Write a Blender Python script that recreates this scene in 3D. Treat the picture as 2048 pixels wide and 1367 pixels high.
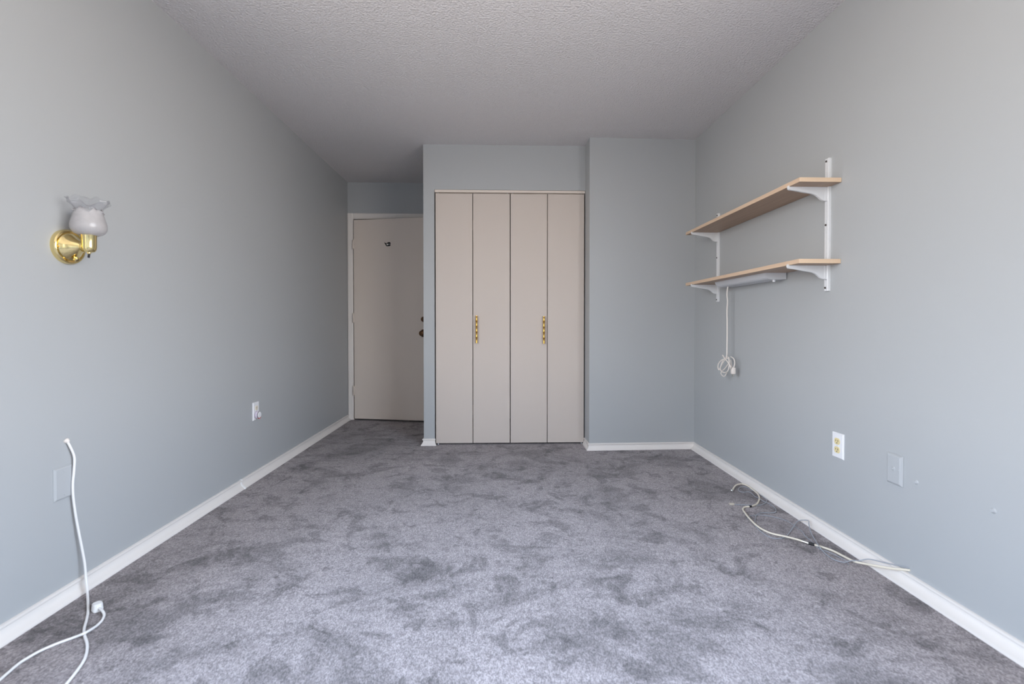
import bpy, bmesh, math, random
from mathutils import Vector, Matrix

# ------------------------------------------------------------------ scene, camera, daylight, exposure
S = bpy.context.scene
COL = S.collection
for o in list(bpy.data.objects):
    bpy.data.objects.remove(o)

EYE = 0.995
cd = bpy.data.cameras.new('camera')
cd.sensor_fit = 'HORIZONTAL'
cd.sensor_width = 36.0
cd.lens = 920.0 / 2048.0 * 36.0
cd.shift_y = -0.01204
cd.clip_start = 0.01
cd.dof.use_dof = True
cd.dof.focus_distance = 3.6
cd.dof.aperture_fstop = 2.8
cam = bpy.data.objects.new('camera', cd)
cam.location = (0, 0, EYE)
cam.rotation_euler = (math.radians(90 - 0.8), 0, math.radians(-1.6186))
COL.objects.link(cam)
S.camera = cam

S.view_settings.view_transform = 'Standard'
S.view_settings.look = 'None'
S.view_settings.gamma = 1.0
S.view_settings.use_curve_mapping = False
S.view_settings.exposure = 0.0
S.cycles.use_denoising = True
S.cycles.max_bounces = 14
S.cycles.diffuse_bounces = 10
S.cycles.transparent_max_bounces = 12
S.cycles.sample_clamp_indirect = 6.0

# two unseen windows added to spread the light, one in each side wall
YR = -1.60                       # inner face of the rear wall
SIDE_L = (-1.10, 1.15, 0.62, 2.37)   # y0, y1, z0, z1
SIDE_R = (-1.10, 1.08, 0.62, 2.37)

SKY_STR = 15.3
SKY_HIGH = (0.725, 0.93, 1.20, 1)
SKY_LOW = (1.02, 0.97, 0.89, 1)
GROUND_COL = (0.50, 0.46, 0.41, 1)
w = bpy.data.worlds.new('hazy_sky')
S.world = w
w.use_nodes = True
nt = w.node_tree
nt.nodes.clear()
tc = nt.nodes.new('ShaderNodeTexCoord')
sp = nt.nodes.new('ShaderNodeSeparateXYZ')
rp = nt.nodes.new('ShaderNodeValToRGB')
e = rp.color_ramp.elements
e[0].position, e[0].color = 0.49, GROUND_COL
e[1].position, e[1].color = 0.505, SKY_LOW
k = e.new(0.72)
k.color = SKY_HIGH
mr = nt.nodes.new('ShaderNodeMapRange')
mr.inputs['From Min'].default_value = -1
bg = nt.nodes.new('ShaderNodeBackground')
bg.inputs['Strength'].default_value = SKY_STR
wo = nt.nodes.new('ShaderNodeOutputWorld')
nt.links.new(tc.outputs['Generated'], sp.inputs[0])
nt.links.new(sp.outputs['Z'], mr.inputs['Value'])
nt.links.new(mr.outputs[0], rp.inputs[0])
nt.links.new(rp.outputs[0], bg.inputs['Color'])
nt.links.new(bg.outputs[0], wo.inputs[0])


def portal(loc, wdt, hgt, rz):
    p = bpy.data.lights.new('window_portal', 'AREA')
    p.shape = 'RECTANGLE'
    p.size, p.size_y = wdt, hgt
    p.cycles.is_portal = True
    o = bpy.data.objects.new('window_portal', p)
    o.location = loc
    o.rotation_euler = (math.radians(90), 0, rz)      # rz = 0 shines towards +Y
    COL.objects.link(o)


XL, XR = -1.555, 1.551          # left and right wall faces
portal((XL - 0.13, (SIDE_L[0] + SIDE_L[1]) / 2, (SIDE_L[2] + SIDE_L[3]) / 2), SIDE_L[1] - SIDE_L[0], SIDE_L[3] - SIDE_L[2], math.radians(-90))
portal((XR + 0.13, (SIDE_R[0] + SIDE_R[1]) / 2, (SIDE_R[2] + SIDE_R[3]) / 2), SIDE_R[1] - SIDE_R[0], SIDE_R[3] - SIDE_R[2], math.radians(90))


# ------------------------------------------------------------------ materials
def mat(name, col, rough=0.5, metal=0.0, spec=0.5, bump=None, var=None, trans=0.0, ior=1.45, coat=0.0):
    """bump = (scale, strength, distance, detail); var = (scale, amount)"""
    m = bpy.data.materials.new(name)
    m.use_nodes = True
    t = m.node_tree
    b = t.nodes['Principled BSDF']
    c4 = (*col, 1)
    b.inputs['Base Color'].default_value = c4
    b.inputs['Roughness'].default_value = rough
    b.inputs['Metallic'].default_value = metal
    b.inputs['Specular IOR Level'].default_value = spec
    b.inputs['IOR'].default_value = ior
    b.inputs['Transmission Weight'].default_value = trans
    b.inputs['Coat Weight'].default_value = coat
    co = t.nodes.new('ShaderNodeTexCoord')
    if bump:
        n = t.nodes.new('ShaderNodeTexNoise')
        n.inputs['Scale'].default_value = bump[0]
        n.inputs['Detail'].default_value = bump[3] if len(bump) > 3 else 2
        bp = t.nodes.new('ShaderNodeBump')
        bp.inputs['Strength'].default_value = bump[1]
        bp.inputs['Distance'].default_value = bump[2]
        t.links.new(co.outputs['Object'], n.inputs['Vector'])
        t.links.new(n.outputs[0], bp.inputs['Height'])
        t.links.new(bp.outputs[0], b.inputs['Normal'])
    v = var or (3.0, 0.03)
    n = t.nodes.new('ShaderNodeTexNoise')
    n.inputs['Scale'].default_value = v[0]
    n.inputs['Detail'].default_value = 3
    t.links.new(co.outputs['Object'], n.inputs['Vector'])
    mx = t.nodes.new('ShaderNodeMix')
    mx.data_type = 'RGBA'
    mx.inputs['A'].default_value = tuple(x * (1 - v[1]) for x in col) + (1,)
    mx.inputs['B'].default_value = tuple(min(1, x * (1 + v[1])) for x in col) + (1,)
    t.links.new(n.outputs[0], mx.inputs['Factor'])
    t.links.new(mx.outputs['Result'], b.inputs['Base Color'])
    return m


M = {}
M['wall'] = mat('grey_blue_wall_paint', (0.432, 0.445, 0.450), 0.42, spec=0.35, bump=(160, 0.06, 0.002, 3), var=(1.3, 0.015))
M['plate_paint'] = mat('wall_paint_over_plate', (0.445, 0.460, 0.468), 0.4, spec=0.4, bump=(90, 0.05, 0.001))
M['ceiling'] = mat('textured_ceiling_paint', (0.71, 0.685, 0.682), 0.8, spec=0.2, bump=(95, 0.9, 0.010, 3), var=(1.5, 0.02))
M['trim'] = mat('white_trim_paint', (0.80, 0.755, 0.712), 0.38, spec=0.4, bump=(40, 0.05, 0.002))
M['door'] = mat('off_white_door_paint', (0.74, 0.655, 0.58), 0.42, spec=0.35, bump=(70, 0.05, 0.001, 3), var=(2.0, 0.015))
M['bifold'] = mat('warm_white_closet_door_paint', (0.60, 0.53, 0.475), 0.42, spec=0.35, bump=(70, 0.05, 0.001, 3), var=(2.0, 0.015))
M['dark'] = mat('dark_void', (0.02, 0.02, 0.02), 0.9)
M['white_plastic'] = mat('white_plastic', (0.82, 0.82, 0.83), 0.35)
M['joint_white'] = mat('bright_white_joint', (0.93, 0.92, 0.90), 0.5)
M['ivory'] = mat('ivory_receptacle', (0.78, 0.66, 0.36), 0.4)
M['white_metal'] = mat('white_enamelled_steel', (0.74, 0.75, 0.76), 0.35, spec=0.5)
M['lamp_grey'] = mat('pale_grey_enamel', (0.60, 0.61, 0.63), 0.35, spec=0.5)
M['brass'] = mat('polished_brass', (0.86, 0.70, 0.34), 0.12, metal=1.0)
M['old_brass'] = mat('aged_gold_metal', (0.72, 0.44, 0.11), 0.24, metal=1.0, var=(60, 0.25))
M['bronze'] = mat('antique_bronze', (0.13, 0.065, 0.03), 0.35, metal=0.6)
M['black'] = mat('black_plastic', (0.012, 0.012, 0.014), 0.4)
M['steel'] = mat('nickel_connector', (0.75, 0.73, 0.68), 0.2, metal=1.0)
M['coax'] = mat('cream_cable_jacket', (0.80, 0.73, 0.60), 0.4)
M['white_cable'] = mat('white_cable_jacket', (0.86, 0.85, 0.84), 0.4)
M['cord'] = mat('off_white_cord', (0.80, 0.74, 0.68), 0.45)
M['grey_cable'] = mat('grey_cable_jacket', (0.36, 0.38, 0.42), 0.4)
M['beige'] = mat('beige_clip', (0.62, 0.55, 0.45), 0.4)
M['lilac'] = mat('lilac_plastic', (0.66, 0.60, 0.70), 0.3)
M['red'] = mat('red_print', (0.62, 0.12, 0.11), 0.4)
M['slot'] = mat('dark_slot', (0.06, 0.05, 0.045), 0.7)
M['corridor'] = mat('corridor_paint', (0.30, 0.29, 0.27), 0.7)
M['outer'] = mat('window_frame_paint', (0.7, 0.7, 0.7), 0.4)


def wood_mat(name, c0, c1, ax, rough=0.45):
    m = mat(name, c0, rough)
    t = m.node_tree
    b = t.nodes['Principled BSDF']
    co = t.nodes.new('ShaderNodeTexCoord')
    mp = t.nodes.new('ShaderNodeMapping')
    sc = [60, 60, 60]
    sc[ax] = 2.5
    mp.inputs['Scale'].default_value = sc
    n = t.nodes.new('ShaderNodeTexNoise')
    n.inputs['Scale'].default_value = 1.0
    n.inputs['Detail'].default_value = 5
    n.inputs['Distortion'].default_value = 0.6
    r = t.nodes.new('ShaderNodeValToRGB')
    r.color_ramp.elements[0].position = 0.35
    r.color_ramp.elements[1].position = 0.65
    r.color_ramp.elements[0].color = (*c1, 1)
    r.color_ramp.elements[1].color = (*c0, 1)
    t.links.new(co.outputs['Object'], mp.inputs[0])
    t.links.new(mp.outputs[0], n.inputs['Vector'])
    t.links.new(n.outputs[0], r.inputs[0])
    for l in list(b.inputs['Base Color'].links):
        t.links.remove(l)
    t.links.new(r.outputs[0], b.inputs['Base Color'])
    return m


M['shelf_face'] = wood_mat('tan_wood_laminate', (0.42, 0.29, 0.20), (0.37, 0.25, 0.17), 1)
M['shelf_edge'] = wood_mat('pale_wood_edge_band', (0.70, 0.52, 0.37), (0.64, 0.46, 0.32), 1)
M['shelf_end'] = wood_mat('pale_wood_end_band', (0.80, 0.61, 0.43), (0.74, 0.55, 0.38), 0)


def frosted_mat(name, clear):
    m = bpy.data.materials.new(name)
    m.use_nodes = True
    t = m.node_tree
    t.nodes.clear()
    out = t.nodes.new('ShaderNodeOutputMaterial')
    tr = t.nodes.new('ShaderNodeBsdfTransparent')
    tr.inputs[0].default_value = (0.97, 0.97, 0.98, 1)
    gl = t.nodes.new('ShaderNodeBsdfGlossy')
    gl.inputs['Roughness'].default_value = 0.08 if clear else 0.25
    lw = t.nodes.new('ShaderNodeLayerWeight')
    lw.inputs['Blend'].default_value = 0.5
    pw = t.nodes.new('ShaderNodeMath')           # reflectance of a thin pane: about 4 % straight on, rising at grazing angles
    pw.operation = 'POWER'
    pw.inputs[1].default_value = 4.0
    ma = t.nodes.new('ShaderNodeMath')
    ma.operation = 'MULTIPLY_ADD'
    ma.inputs[1].default_value = 0.7
    ma.inputs[2].default_value = 0.045
    t.links.new(lw.outputs['Facing'], pw.inputs[0])
    t.links.new(pw.outputs[0], ma.inputs[0])
    m1 = t.nodes.new('ShaderNodeMixShader')
    if clear:
        t.links.new(ma.outputs[0], m1.inputs[0])
        t.links.new(tr.outputs[0], m1.inputs[1])
        t.links.new(gl.outputs[0], m1.inputs[2])
        t.links.new(m1.outputs[0], out.inputs[0])
        return m
    df = t.nodes.new('ShaderNodeBsdfDiffuse')
    df.inputs[0].default_value = (0.74, 0.72, 0.72, 1)
    tl = t.nodes.new('ShaderNodeBsdfTranslucent')
    tl.inputs[0].default_value = (0.74, 0.72, 0.72, 1)
    m2 = t.nodes.new('ShaderNodeMixShader')
    m2.inputs[0].default_value = 0.45
    t.links.new(df.outputs[0], m2.inputs[1])
    t.links.new(tl.outputs[0], m2.inputs[2])
    m3 = t.nodes.new('ShaderNodeMixShader')
    co = t.nodes.new('ShaderNodeTexCoord')
    n = t.nodes.new('ShaderNodeTexNoise')
    n.inputs['Scale'].default_value = 45
    r = t.nodes.new('ShaderNodeMapRange')
    r.inputs['From Min'].default_value = 0.3
    r.inputs['From Max'].default_value = 0.7
    r.inputs['To Min'].default_value = 0.58
    r.inputs['To Max'].default_value = 0.66
    t.links.new(co.outputs['Object'], n.inputs['Vector'])
    t.links.new(n.outputs[0], r.inputs[0])
    t.links.new(r.outputs[0], m3.inputs[0])
    t.links.new(tr.outputs[0], m3.inputs[1])
    t.links.new(m2.outputs[0], m3.inputs[2])
    t.links.new(ma.outputs[0], m1.inputs[0])
    t.links.new(m3.outputs[0], m1.inputs[1])
    t.links.new(gl.outputs[0], m1.inputs[2])
    t.links.new(m1.outputs[0], out.inputs[0])
    return m


M['frosted'] = frosted_mat('frosted_glass', False)
M['clear'] = frosted_mat('clear_glass', True)


def carpet_mat():
    m = bpy.data.materials.new('grey_cut_pile_carpet')
    m.use_nodes = True
    t = m.node_tree
    N, L = t.nodes.new, t.links.new
    b = t.nodes['Principled BSDF']
    b.inputs['Roughness'].default_value = 0.95
    b.inputs['Specular IOR Level'].default_value = 0.1
    b.inputs['Sheen Weight'].default_value = 0.15
    b.inputs['Sheen Roughness'].default_value = 0.5
    co = N('ShaderNodeTexCoord')

    def noise(scale, detail, rough=0.5, dist=0.0, mp=None, off=(0, 0, 0)):
        n = N('ShaderNodeTexNoise')
        n.inputs['Scale'].default_value = scale
        n.inputs['Detail'].default_value = detail
        n.inputs['Roughness'].default_value = rough
        n.inputs['Distortion'].default_value = dist
        p = N('ShaderNodeMapping')
        p.inputs['Location'].default_value = off
        if mp:
            p.inputs['Scale'].default_value = mp
        L(co.outputs['Object'], p.inputs[0])
        L(p.outputs[0], n.inputs['Vector'])
        return n.outputs[0]

    def rng(v, a, c, lo, hi):
        r = N('ShaderNodeMapRange')
        r.interpolation_type = 'SMOOTHSTEP'
        r.inputs['From Min'].default_value = a
        r.inputs['From Max'].default_value = c
        r.inputs['To Min'].default_value = lo
        r.inputs['To Max'].default_value = hi
        L(v, r.inputs[0])
        return r.outputs[0]

    def mul(a, c):
        k = N('ShaderNodeMath')
        k.operation = 'MULTIPLY'
        L(a, k.inputs[0])
        L(c, k.inputs[1])
        return k.outputs[0]

    # footmarks and brushed patches: shading of turned pile, painted into the base colour
    p1 = rng(noise(2.3, 6, 0.68, 0.5, (1, 1.25, 1), (3.1, 7.7, 0)), 0.47, 0.63, 1.12, 0.70)
    p2 = rng(noise(6.0, 6, 0.70, 0.7, (1.1, 1, 1), (11.3, 2.9, 0)), 0.52, 0.62, 1.0, 0.64)
    p3 = rng(noise(15.0, 5, 0.70, 0.8, (0.8, 1.5, 1), (5.2, 1.4, 0)), 0.53, 0.66, 1.0, 0.76)
    p4 = rng(noise(1.2, 2, 0.5), 0.3, 0.7, 0.92, 1.08)
    # tufts
    def tufts(scale, off):
        p = N('ShaderNodeMapping')
        p.inputs['Scale'].default_value = (1, 0.6, 1)
        p.inputs['Location'].default_value = off
        v = N('ShaderNodeTexVoronoi')
        v.voronoi_dimensions = '2D'
        v.inputs['Scale'].default_value = scale
        L(co.outputs['Object'], p.inputs[0])
        L(p.outputs[0], v.inputs['Vector'])
        g = N('ShaderNodeSeparateColor')
        L(v.outputs['Color'], g.inputs[0])
        return v.outputs['Distance'], g.outputs[0]

    d1, c1 = tufts(360, (0, 0, 0))
    d2, c2 = tufts(170, (3.3, 1.7, 0))
    f = mul(mul(mul(p1, p2), mul(p3, p4)), mul(rng(c1, 0, 1, 0.70, 1.30), rng(c2, 0, 1, 0.88, 1.12)))
    mx = N('ShaderNodeMix')
    mx.data_type = 'RGBA'
    mx.clamp_factor = False
    mx.inputs['A'].default_value = (0, 0, 0, 1)
    mx.inputs['B'].default_value = CARPET
    L(f, mx.inputs['Factor'])
    L(mx.outputs['Result'], b.inputs['Base Color'])
    bp = N('ShaderNodeBump')
    bp.inputs['Strength'].default_value = 0.5
    bp.inputs['Distance'].default_value = 0.003
    bp.invert = True
    L(d1, bp.inputs['Height'])
    bp2 = N('ShaderNodeBump')
    bp2.inputs['Strength'].default_value = 0.35
    bp2.inputs['Distance'].default_value = 0.02
    L(noise(9, 4, 0.6, 0.8, None, (11.3, 2.9, 0)), bp2.inputs['Height'])
    L(bp.outputs[0], bp2.inputs['Normal'])
    L(bp2.outputs[0], b.inputs['Normal'])
    return m


CARPET = (0.302, 0.268, 0.271, 1)
M['carpet'] = carpet_mat()


# ------------------------------------------------------------------ mesh helpers
def box(bm, x0, x1, y0, y1, z0, z1, bev=0.0, seg=2):
    r = bmesh.ops.create_cube(bm, size=1.0)
    vs = r['verts']
    bmesh.ops.scale(bm, vec=(x1 - x0, y1 - y0, z1 - z0), verts=vs)
    bmesh.ops.translate(bm, vec=((x0 + x1) / 2, (y0 + y1) / 2, (z0 + z1) / 2), verts=vs)
    if bev:
        es = list({e for v in vs for e in v.link_edges})
        bmesh.ops.bevel(bm, geom=es, offset=bev, segments=seg, affect='EDGES', profile=0.5, clamp_overlap=True)


def prism(bm, pts, f0, f1):
    """closed outline pts run between two maps f0(p), f1(p) -> 3D"""
    a = [bm.verts.new(f0(p)) for p in pts]
    b = [bm.verts.new(f1(p)) for p in pts]
    n = len(pts)
    for i in range(n):
        j = (i + 1) % n
        bm.faces.new((a[i], a[j], b[j], b[i]))
    bm.faces.new(list(reversed(a)))
    bm.faces.new(b)
    bmesh.ops.recalc_face_normals(bm, faces=bm.faces)


def lathe(bm, prof, origin, axis=(0, 0, 1), seg=40, caps=True):
    """prof: list of (radius, height along axis)"""
    q = Vector((0, 0, 1)).rotation_difference(Vector(axis).normalized())
    o = Vector(origin)
    rings = []
    for r, h in prof:
        if r < 1e-6:
            rings.append([bm.verts.new(o + q @ Vector((0, 0, h)))])
        else:
            rings.append([bm.verts.new(o + q @ Vector((r * math.cos(2 * math.pi * k / seg), r * math.sin(2 * math.pi * k / seg), h))) for k in range(seg)])
    for A, B in zip(rings, rings[1:]):
        for k in range(seg):
            l = (k + 1) % seg
            if len(A) == 1 and len(B) == 1:
                continue
            if len(A) == 1:
                bm.faces.new((A[0], B[l], B[k]))
            elif len(B) == 1:
                bm.faces.new((A[k], A[l], B[0]))
            else:
                bm.faces.new((A[k], A[l], B[l], B[k]))
    if caps:
        if len(rings[0]) > 1:
            bm.faces.new(list(reversed(rings[0])))
        if len(rings[-1]) > 1:
            bm.faces.new(rings[-1])
    bmesh.ops.recalc_face_normals(bm, faces=bm.faces)


def spline(pts, n=6):
    P = [Vector(p) for p in pts]
    if len(P) < 3:
        return P
    out = []
    for i in range(len(P) - 1):
        p0, p1, p2 = P[max(i - 1, 0)], P[i], P[i + 1]
        p3 = P[min(i + 2, len(P) - 1)]
        for k in range(n):
            t = k / n
            out.append(0.5 * ((2 * p1) + (p2 - p0) * t + (2 * p0 - 5 * p1 + 4 * p2 - p3) * t * t + (3 * p1 - p0 - 3 * p2 + p3) * t ** 3))
    out.append(P[-1])
    return out


def tube(bm, pts, r, seg=8, n=6, zmin=None):
    C = spline(pts, n)
    if zmin is not None:
        for c in C:
            c.z = max(c.z, zmin)
    up = Vector((0.13, 0.2, 1)).normalized()
    prev = None
    rings = []
    for i, c in enumerate(C):
        d = (C[min(i + 1, len(C) - 1)] - C[max(i - 1, 0)])
        if d.length < 1e-9:
            d = Vector((0, 0, 1))
        d.normalize()
        u = (prev if prev is not None else up)
        u = u - d * u.dot(d)
        if u.length < 1e-4:
            u = d.orthogonal()
        u.normalize()
        prev = u
        v = d.cross(u)
        rr = r(i / (len(C) - 1)) if callable(r) else r
        rings.append([bm.verts.new(c + (u * math.cos(2 * math.pi * k / seg) + v * math.sin(2 * math.pi * k / seg)) * rr) for k in range(seg)])
    for A, B in zip(rings, rings[1:]):
        for k in range(seg):
            l = (k + 1) % seg
            bm.faces.new((A[k], A[l], B[l], B[k]))
    bm.faces.new(list(reversed(rings[0])))
    bm.faces.new(rings[-1])
    bmesh.ops.recalc_face_normals(bm, faces=bm.faces)


def world_loc(p):
    v = Vector((0, 0, 0))
    while p:
        v = v + p.location
        p = p.parent
    return v


def obj(name, bm, m, parent=None, local=False, smooth=False):
    me = bpy.data.meshes.new(name)
    if parent is not None and not local:
        bmesh.ops.translate(bm, vec=-world_loc(parent), verts=bm.verts)
    bm.to_mesh(me)
    bm.free()
    for mm in (m if isinstance(m, (list, tuple)) else [m]):
        me.materials.append(M[mm])
    if smooth:
        for p in me.polygons:
            p.use_smooth = True
        if smooth != 'all':
            try:
                me.set_sharp_from_angle(angle=math.radians(38))
            except Exception:
                pass
    o = bpy.data.objects.new(name, me)
    COL.objects.link(o)
    if parent is not None:
        o.parent = parent
    return o


def tag(o, label=None, cat=None, group=None, kind=None):
    if label:
        o['label'] = label
    if cat:
        o['category'] = cat
    if group:
        o['group'] = group
    if kind:
        o['kind'] = kind
    return o


def thing(name, label, cat, loc, rz=0, group=None, kind=None):
    o = bpy.data.objects.new(name, None)
    o.empty_display_size = 0.05
    o.location = loc
    o.rotation_euler = (0, 0, rz)
    COL.objects.link(o)
    return tag(o, label, cat, group, kind)


B = bmesh.new

# ------------------------------------------------------------------ the room shell
YC, YH, ZC = 3.76, 4.79, 2.441  # closet face, hallway-door wall, ceiling
PX = -0.613                     # outer corner beside the hallway door
OX0, OX1, OZ = -0.524, 0.707, 2.079   # closet opening
YB0, YB1 = 3.582, 3.605         # the boxed-out wall right of the closet

bm = B()
bmesh.ops.create_grid(bm, x_segments=62, y_segments=130, size=0.5)
bmesh.ops.scale(bm, vec=(3.5, 8.0, 1), verts=bm.verts)
bmesh.ops.translate(bm, vec=(0, 2.15, 0), verts=bm.verts)
floor = tag(obj('floor', bm, 'carpet'), 'grey cut pile carpet with footmark shading painted across the whole floor', 'floor', kind='structure')

bm = B()
box(bm, -1.75, 1.75, -1.85, 6.15, ZC, ZC + 0.12)
ceil = tag(obj('ceiling', bm, 'ceiling'), 'off-white lightly textured ceiling above the empty room', 'ceiling', kind='structure')
# flakes of loose paint along the ceiling's left edge
for (x, y, l, a) in ((-1.53, 3.86, 0.05, 0.3), (-1.515, 4.02, 0.035, -0.5), (-1.36, 4.30, 0.03, 1.1)):
    bm = B()
    prism(bm, [(-l / 2, -0.004), (l / 2, -0.008), (l / 2 - 0.008, 0.006), (-l / 3, 0.008)],
          lambda p: (x + p[1] * math.cos(a) - p[0] * math.sin(a), y + p[0] * math.cos(a) + p[1] * math.sin(a), ZC - 0.001),
          lambda p: (x + p[1] * math.cos(a) - p[0] * math.sin(a), y + p[0] * math.cos(a) + p[1] * math.sin(a), ZC - 0.003 - 0.002 * (p[0] > 0)))
    obj('paint_flake', bm, 'ceiling', ceil)

def side_wall(x0, x1, yend, win):
    y0, y1, z0, z1 = win
    bm = B()
    box(bm, x0, x1, YR - 0.15, y0, 0, ZC)
    box(bm, x0, x1, y1, yend, 0, ZC)
    box(bm, x0, x1, y0, y1, 0, z0)
    box(bm, x0, x1, y0, y1, z1, ZC)
    return bm


tag(obj('wall_left', side_wall(XL - 0.12, XL, YH + 1.25, SIDE_L), 'wall'), 'grey-blue painted left wall carrying the brass wall lamp', 'wall', kind='structure')
tag(obj('wall_right', side_wall(XR, XR + 0.12, YH + 0.1, SIDE_R), 'wall'), 'grey-blue painted right wall carrying the two shelves', 'wall', kind='structure')

# wall around the closet: left pier, lintel, boxed-out part on the right
bm = B()
box(bm, PX, OX0, YC, YH, 0, ZC)
box(bm, OX0, OX1, YC, YC + 0.10, OZ, ZC)
prism(bm, [(OX1, YB0), (XR, YB1), (XR, YH), (OX1, YH)], lambda p: (p[0], p[1], 0), lambda p: (p[0], p[1], ZC))
tag(obj('wall_closet', bm, 'wall'), 'grey wall around the closet with boxed-out section on its right', 'wall', kind='structure')

# wall with the hallway door, and the closet's inside back
DX0, DX1, DZ = -1.497, -0.672, 2.066
bm = B()
box(bm, XL, DX0 - 0.02, YH, YH + 0.12, 0, ZC)
box(bm, DX0 - 0.02, DX1 + 0.02, YH, YH + 0.12, DZ + 0.02, ZC)
box(bm, DX1 + 0.02, XR, YH, YH + 0.12, 0, ZC)
tag(obj('wall_hallway', bm, 'wall'), 'dark grey wall strip above and around the hallway door', 'wall', kind='structure')
bm = B()
box(bm, XL, XR + 0.12, YH + 1.1, YH + 1.2, 0, ZC)
box(bm, -0.4, -0.3, YH + 0.12, YH + 1.1, 0, ZC)
tag(obj('wall_corridor', bm, 'corridor'), 'corridor wall hidden behind the ajar hallway door', 'wall', kind='structure')

# rear wall, and the two added side windows
bm = B()
box(bm, XL, XR, YR - 0.15, YR, 0, ZC)
tag(obj('wall_rear', bm, 'wall'), 'grey-blue wall behind the camera', 'wall', kind='structure')


def window(n, label, win, f):
    """f maps (along the wall, outwards from its inner face) to plan x, y"""
    a0, a1, z0, z1 = win
    t = thing('window_%d' % n, label, 'window', (*f((a0 + a1) / 2, 0.06), z0), kind='structure')

    def bx(bm, p0, p1, d0, d1, q0, q1):
        u, v = f(p0, d0), f(p1, d1)
        box(bm, min(u[0], v[0]), max(u[0], v[0]), min(u[1], v[1]), max(u[1], v[1]), q0, q1)
    bm = B()
    m = (a0 + a1) / 2
    for p in (a0, m - 0.02, a1 - 0.04):
        bx(bm, p, p + 0.04, 0.06, 0.11, z0, z1)
    for z in (z0, z1 - 0.04):
        bx(bm, a0, a1, 0.061, 0.109, z, z + 0.04)
    obj('window_frame', bm, 'outer', t)
    for p0, p1 in ((a0 + 0.04, m - 0.02), (m + 0.02, a1 - 0.04)):
        bm = B()
        bx(bm, p0, p1, 0.083, 0.087, z0 + 0.04, z1 - 0.04)
        obj('pane', bm, 'clear', t)
    bm = B()
    bx(bm, a0 - 0.03, a1 + 0.03, -0.04, 0.05, z0 - 0.025, z0)
    obj('window_sill', bm, 'outer', t)


window(1, 'unseen white-framed window added in the left wall to light the room', SIDE_L, lambda a, d: (XL - d, a))
window(2, 'unseen white-framed window added in the right wall to light the room', SIDE_R, lambda a, d: (XR + d, a))


# ------------------------------------------------------------------ baseboards
def profile(h, toe):
    """(out from wall, z) outline: rounded top ledge, hollow face, flared toe"""
    p = [(0.0, 0.0), (toe, 0.0), (toe, 0.007), (toe - 0.002, 0.012)]
    lo, hi = 0.012, h - 0.014
    for k in range(1, 9):
        t = k / 8
        p.append((toe - 0.002 - (toe - 0.002 - 0.0055) * (1 - (1 - t) ** 2.4), lo + (hi - lo) * t))
    p += [(0.0075, h - 0.0125), (0.0105, h - 0.010), (0.0120, h - 0.006), (0.0110, h - 0.002), (0.0080, h), (0.0, h)]
    return p


def run(bm, p0, p1, h, toe, m0=(0, 0), m1=(0, 0)):
    """baseboard between plan points p0, p1; wall on the right of the direction; m = mitre slope at the ends"""
    a, b = Vector((*p0, 0)), Vector((*p1, 0))
    d = (b - a).normalized()
    nrm = Vector((-d.y, d.x, 0))
    pr = profile(h, toe)
    prism(bm, pr, lambda q: a + nrm * q[0] + d * q[0] * m0 + Vector((0, 0, q[1] - 0.004)),
          lambda q: b + nrm * q[0] + d * q[0] * m1 + Vector((0, 0, q[1] - 0.004)))


seg_y = 2.795
bl = thing('baseboard_left', 'white hollow-faced baseboard along the left wall, jointed halfway', 'baseboard', (XL, 2.0, 0), kind='structure')
bm = B()
run(bm, (XL, seg_y - 0.0025), (XL, YR), 0.059, 0.029, 0, 0)
bmesh.ops.reverse_faces(bm, faces=bm.faces)
bm.normal_update()
bmesh.ops.recalc_face_normals(bm, faces=bm.faces)
obj('board_length', bm, 'trim', bl, smooth=True)
bm = B()
run(bm, (XL, YH - 0.02), (XL, seg_y + 0.0025), 0.059, 0.029, 0, 0)
obj('board_length', bm, 'trim', bl, smooth=True)
bm = B()
run(bm, (XL, seg_y + 0.007), (XL, seg_y - 0.007), 0.0605, 0.0325, 0, 0)  # raised strip over the joint, whiter than the boards
tag(obj('joint_strip', bm, 'joint_white', bl, smooth=True), 'bright white strip over the board joint')

bm = B()
run(bm, (XR, YR), (XR, YB1), 0.055, 0.036, 0, 0)
tag(obj('baseboard_right', bm, 'trim', smooth=True), 'white hollow-faced baseboard along the right wall under the outlets', 'baseboard', kind='structure')
bm = B()
t2 = 0.022
run(bm, (XR, YB1), (OX1, YB0), 0.057, t2, 0, 1)
run(bm, (OX1, YB0), (OX1, YC + 0.0), 0.057, t2, -1, 0)
tag(obj('baseboard_closet', bm, 'trim', smooth=True), 'short white baseboard under the boxed-out wall right of the closet', 'baseboard', kind='structure')
bm = B()
run(bm, (OX0, YC), (PX, YC), 0.058, t2, -0.6, 1)
run(bm, (PX, YC), (PX, YH - 0.02), 0.058, t2, -1, 0)
tag(obj('baseboard_hallway', bm, 'trim', smooth=True), 'tiny white baseboard end wrapping the corner left of the closet', 'baseboard', kind='structure')

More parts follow.
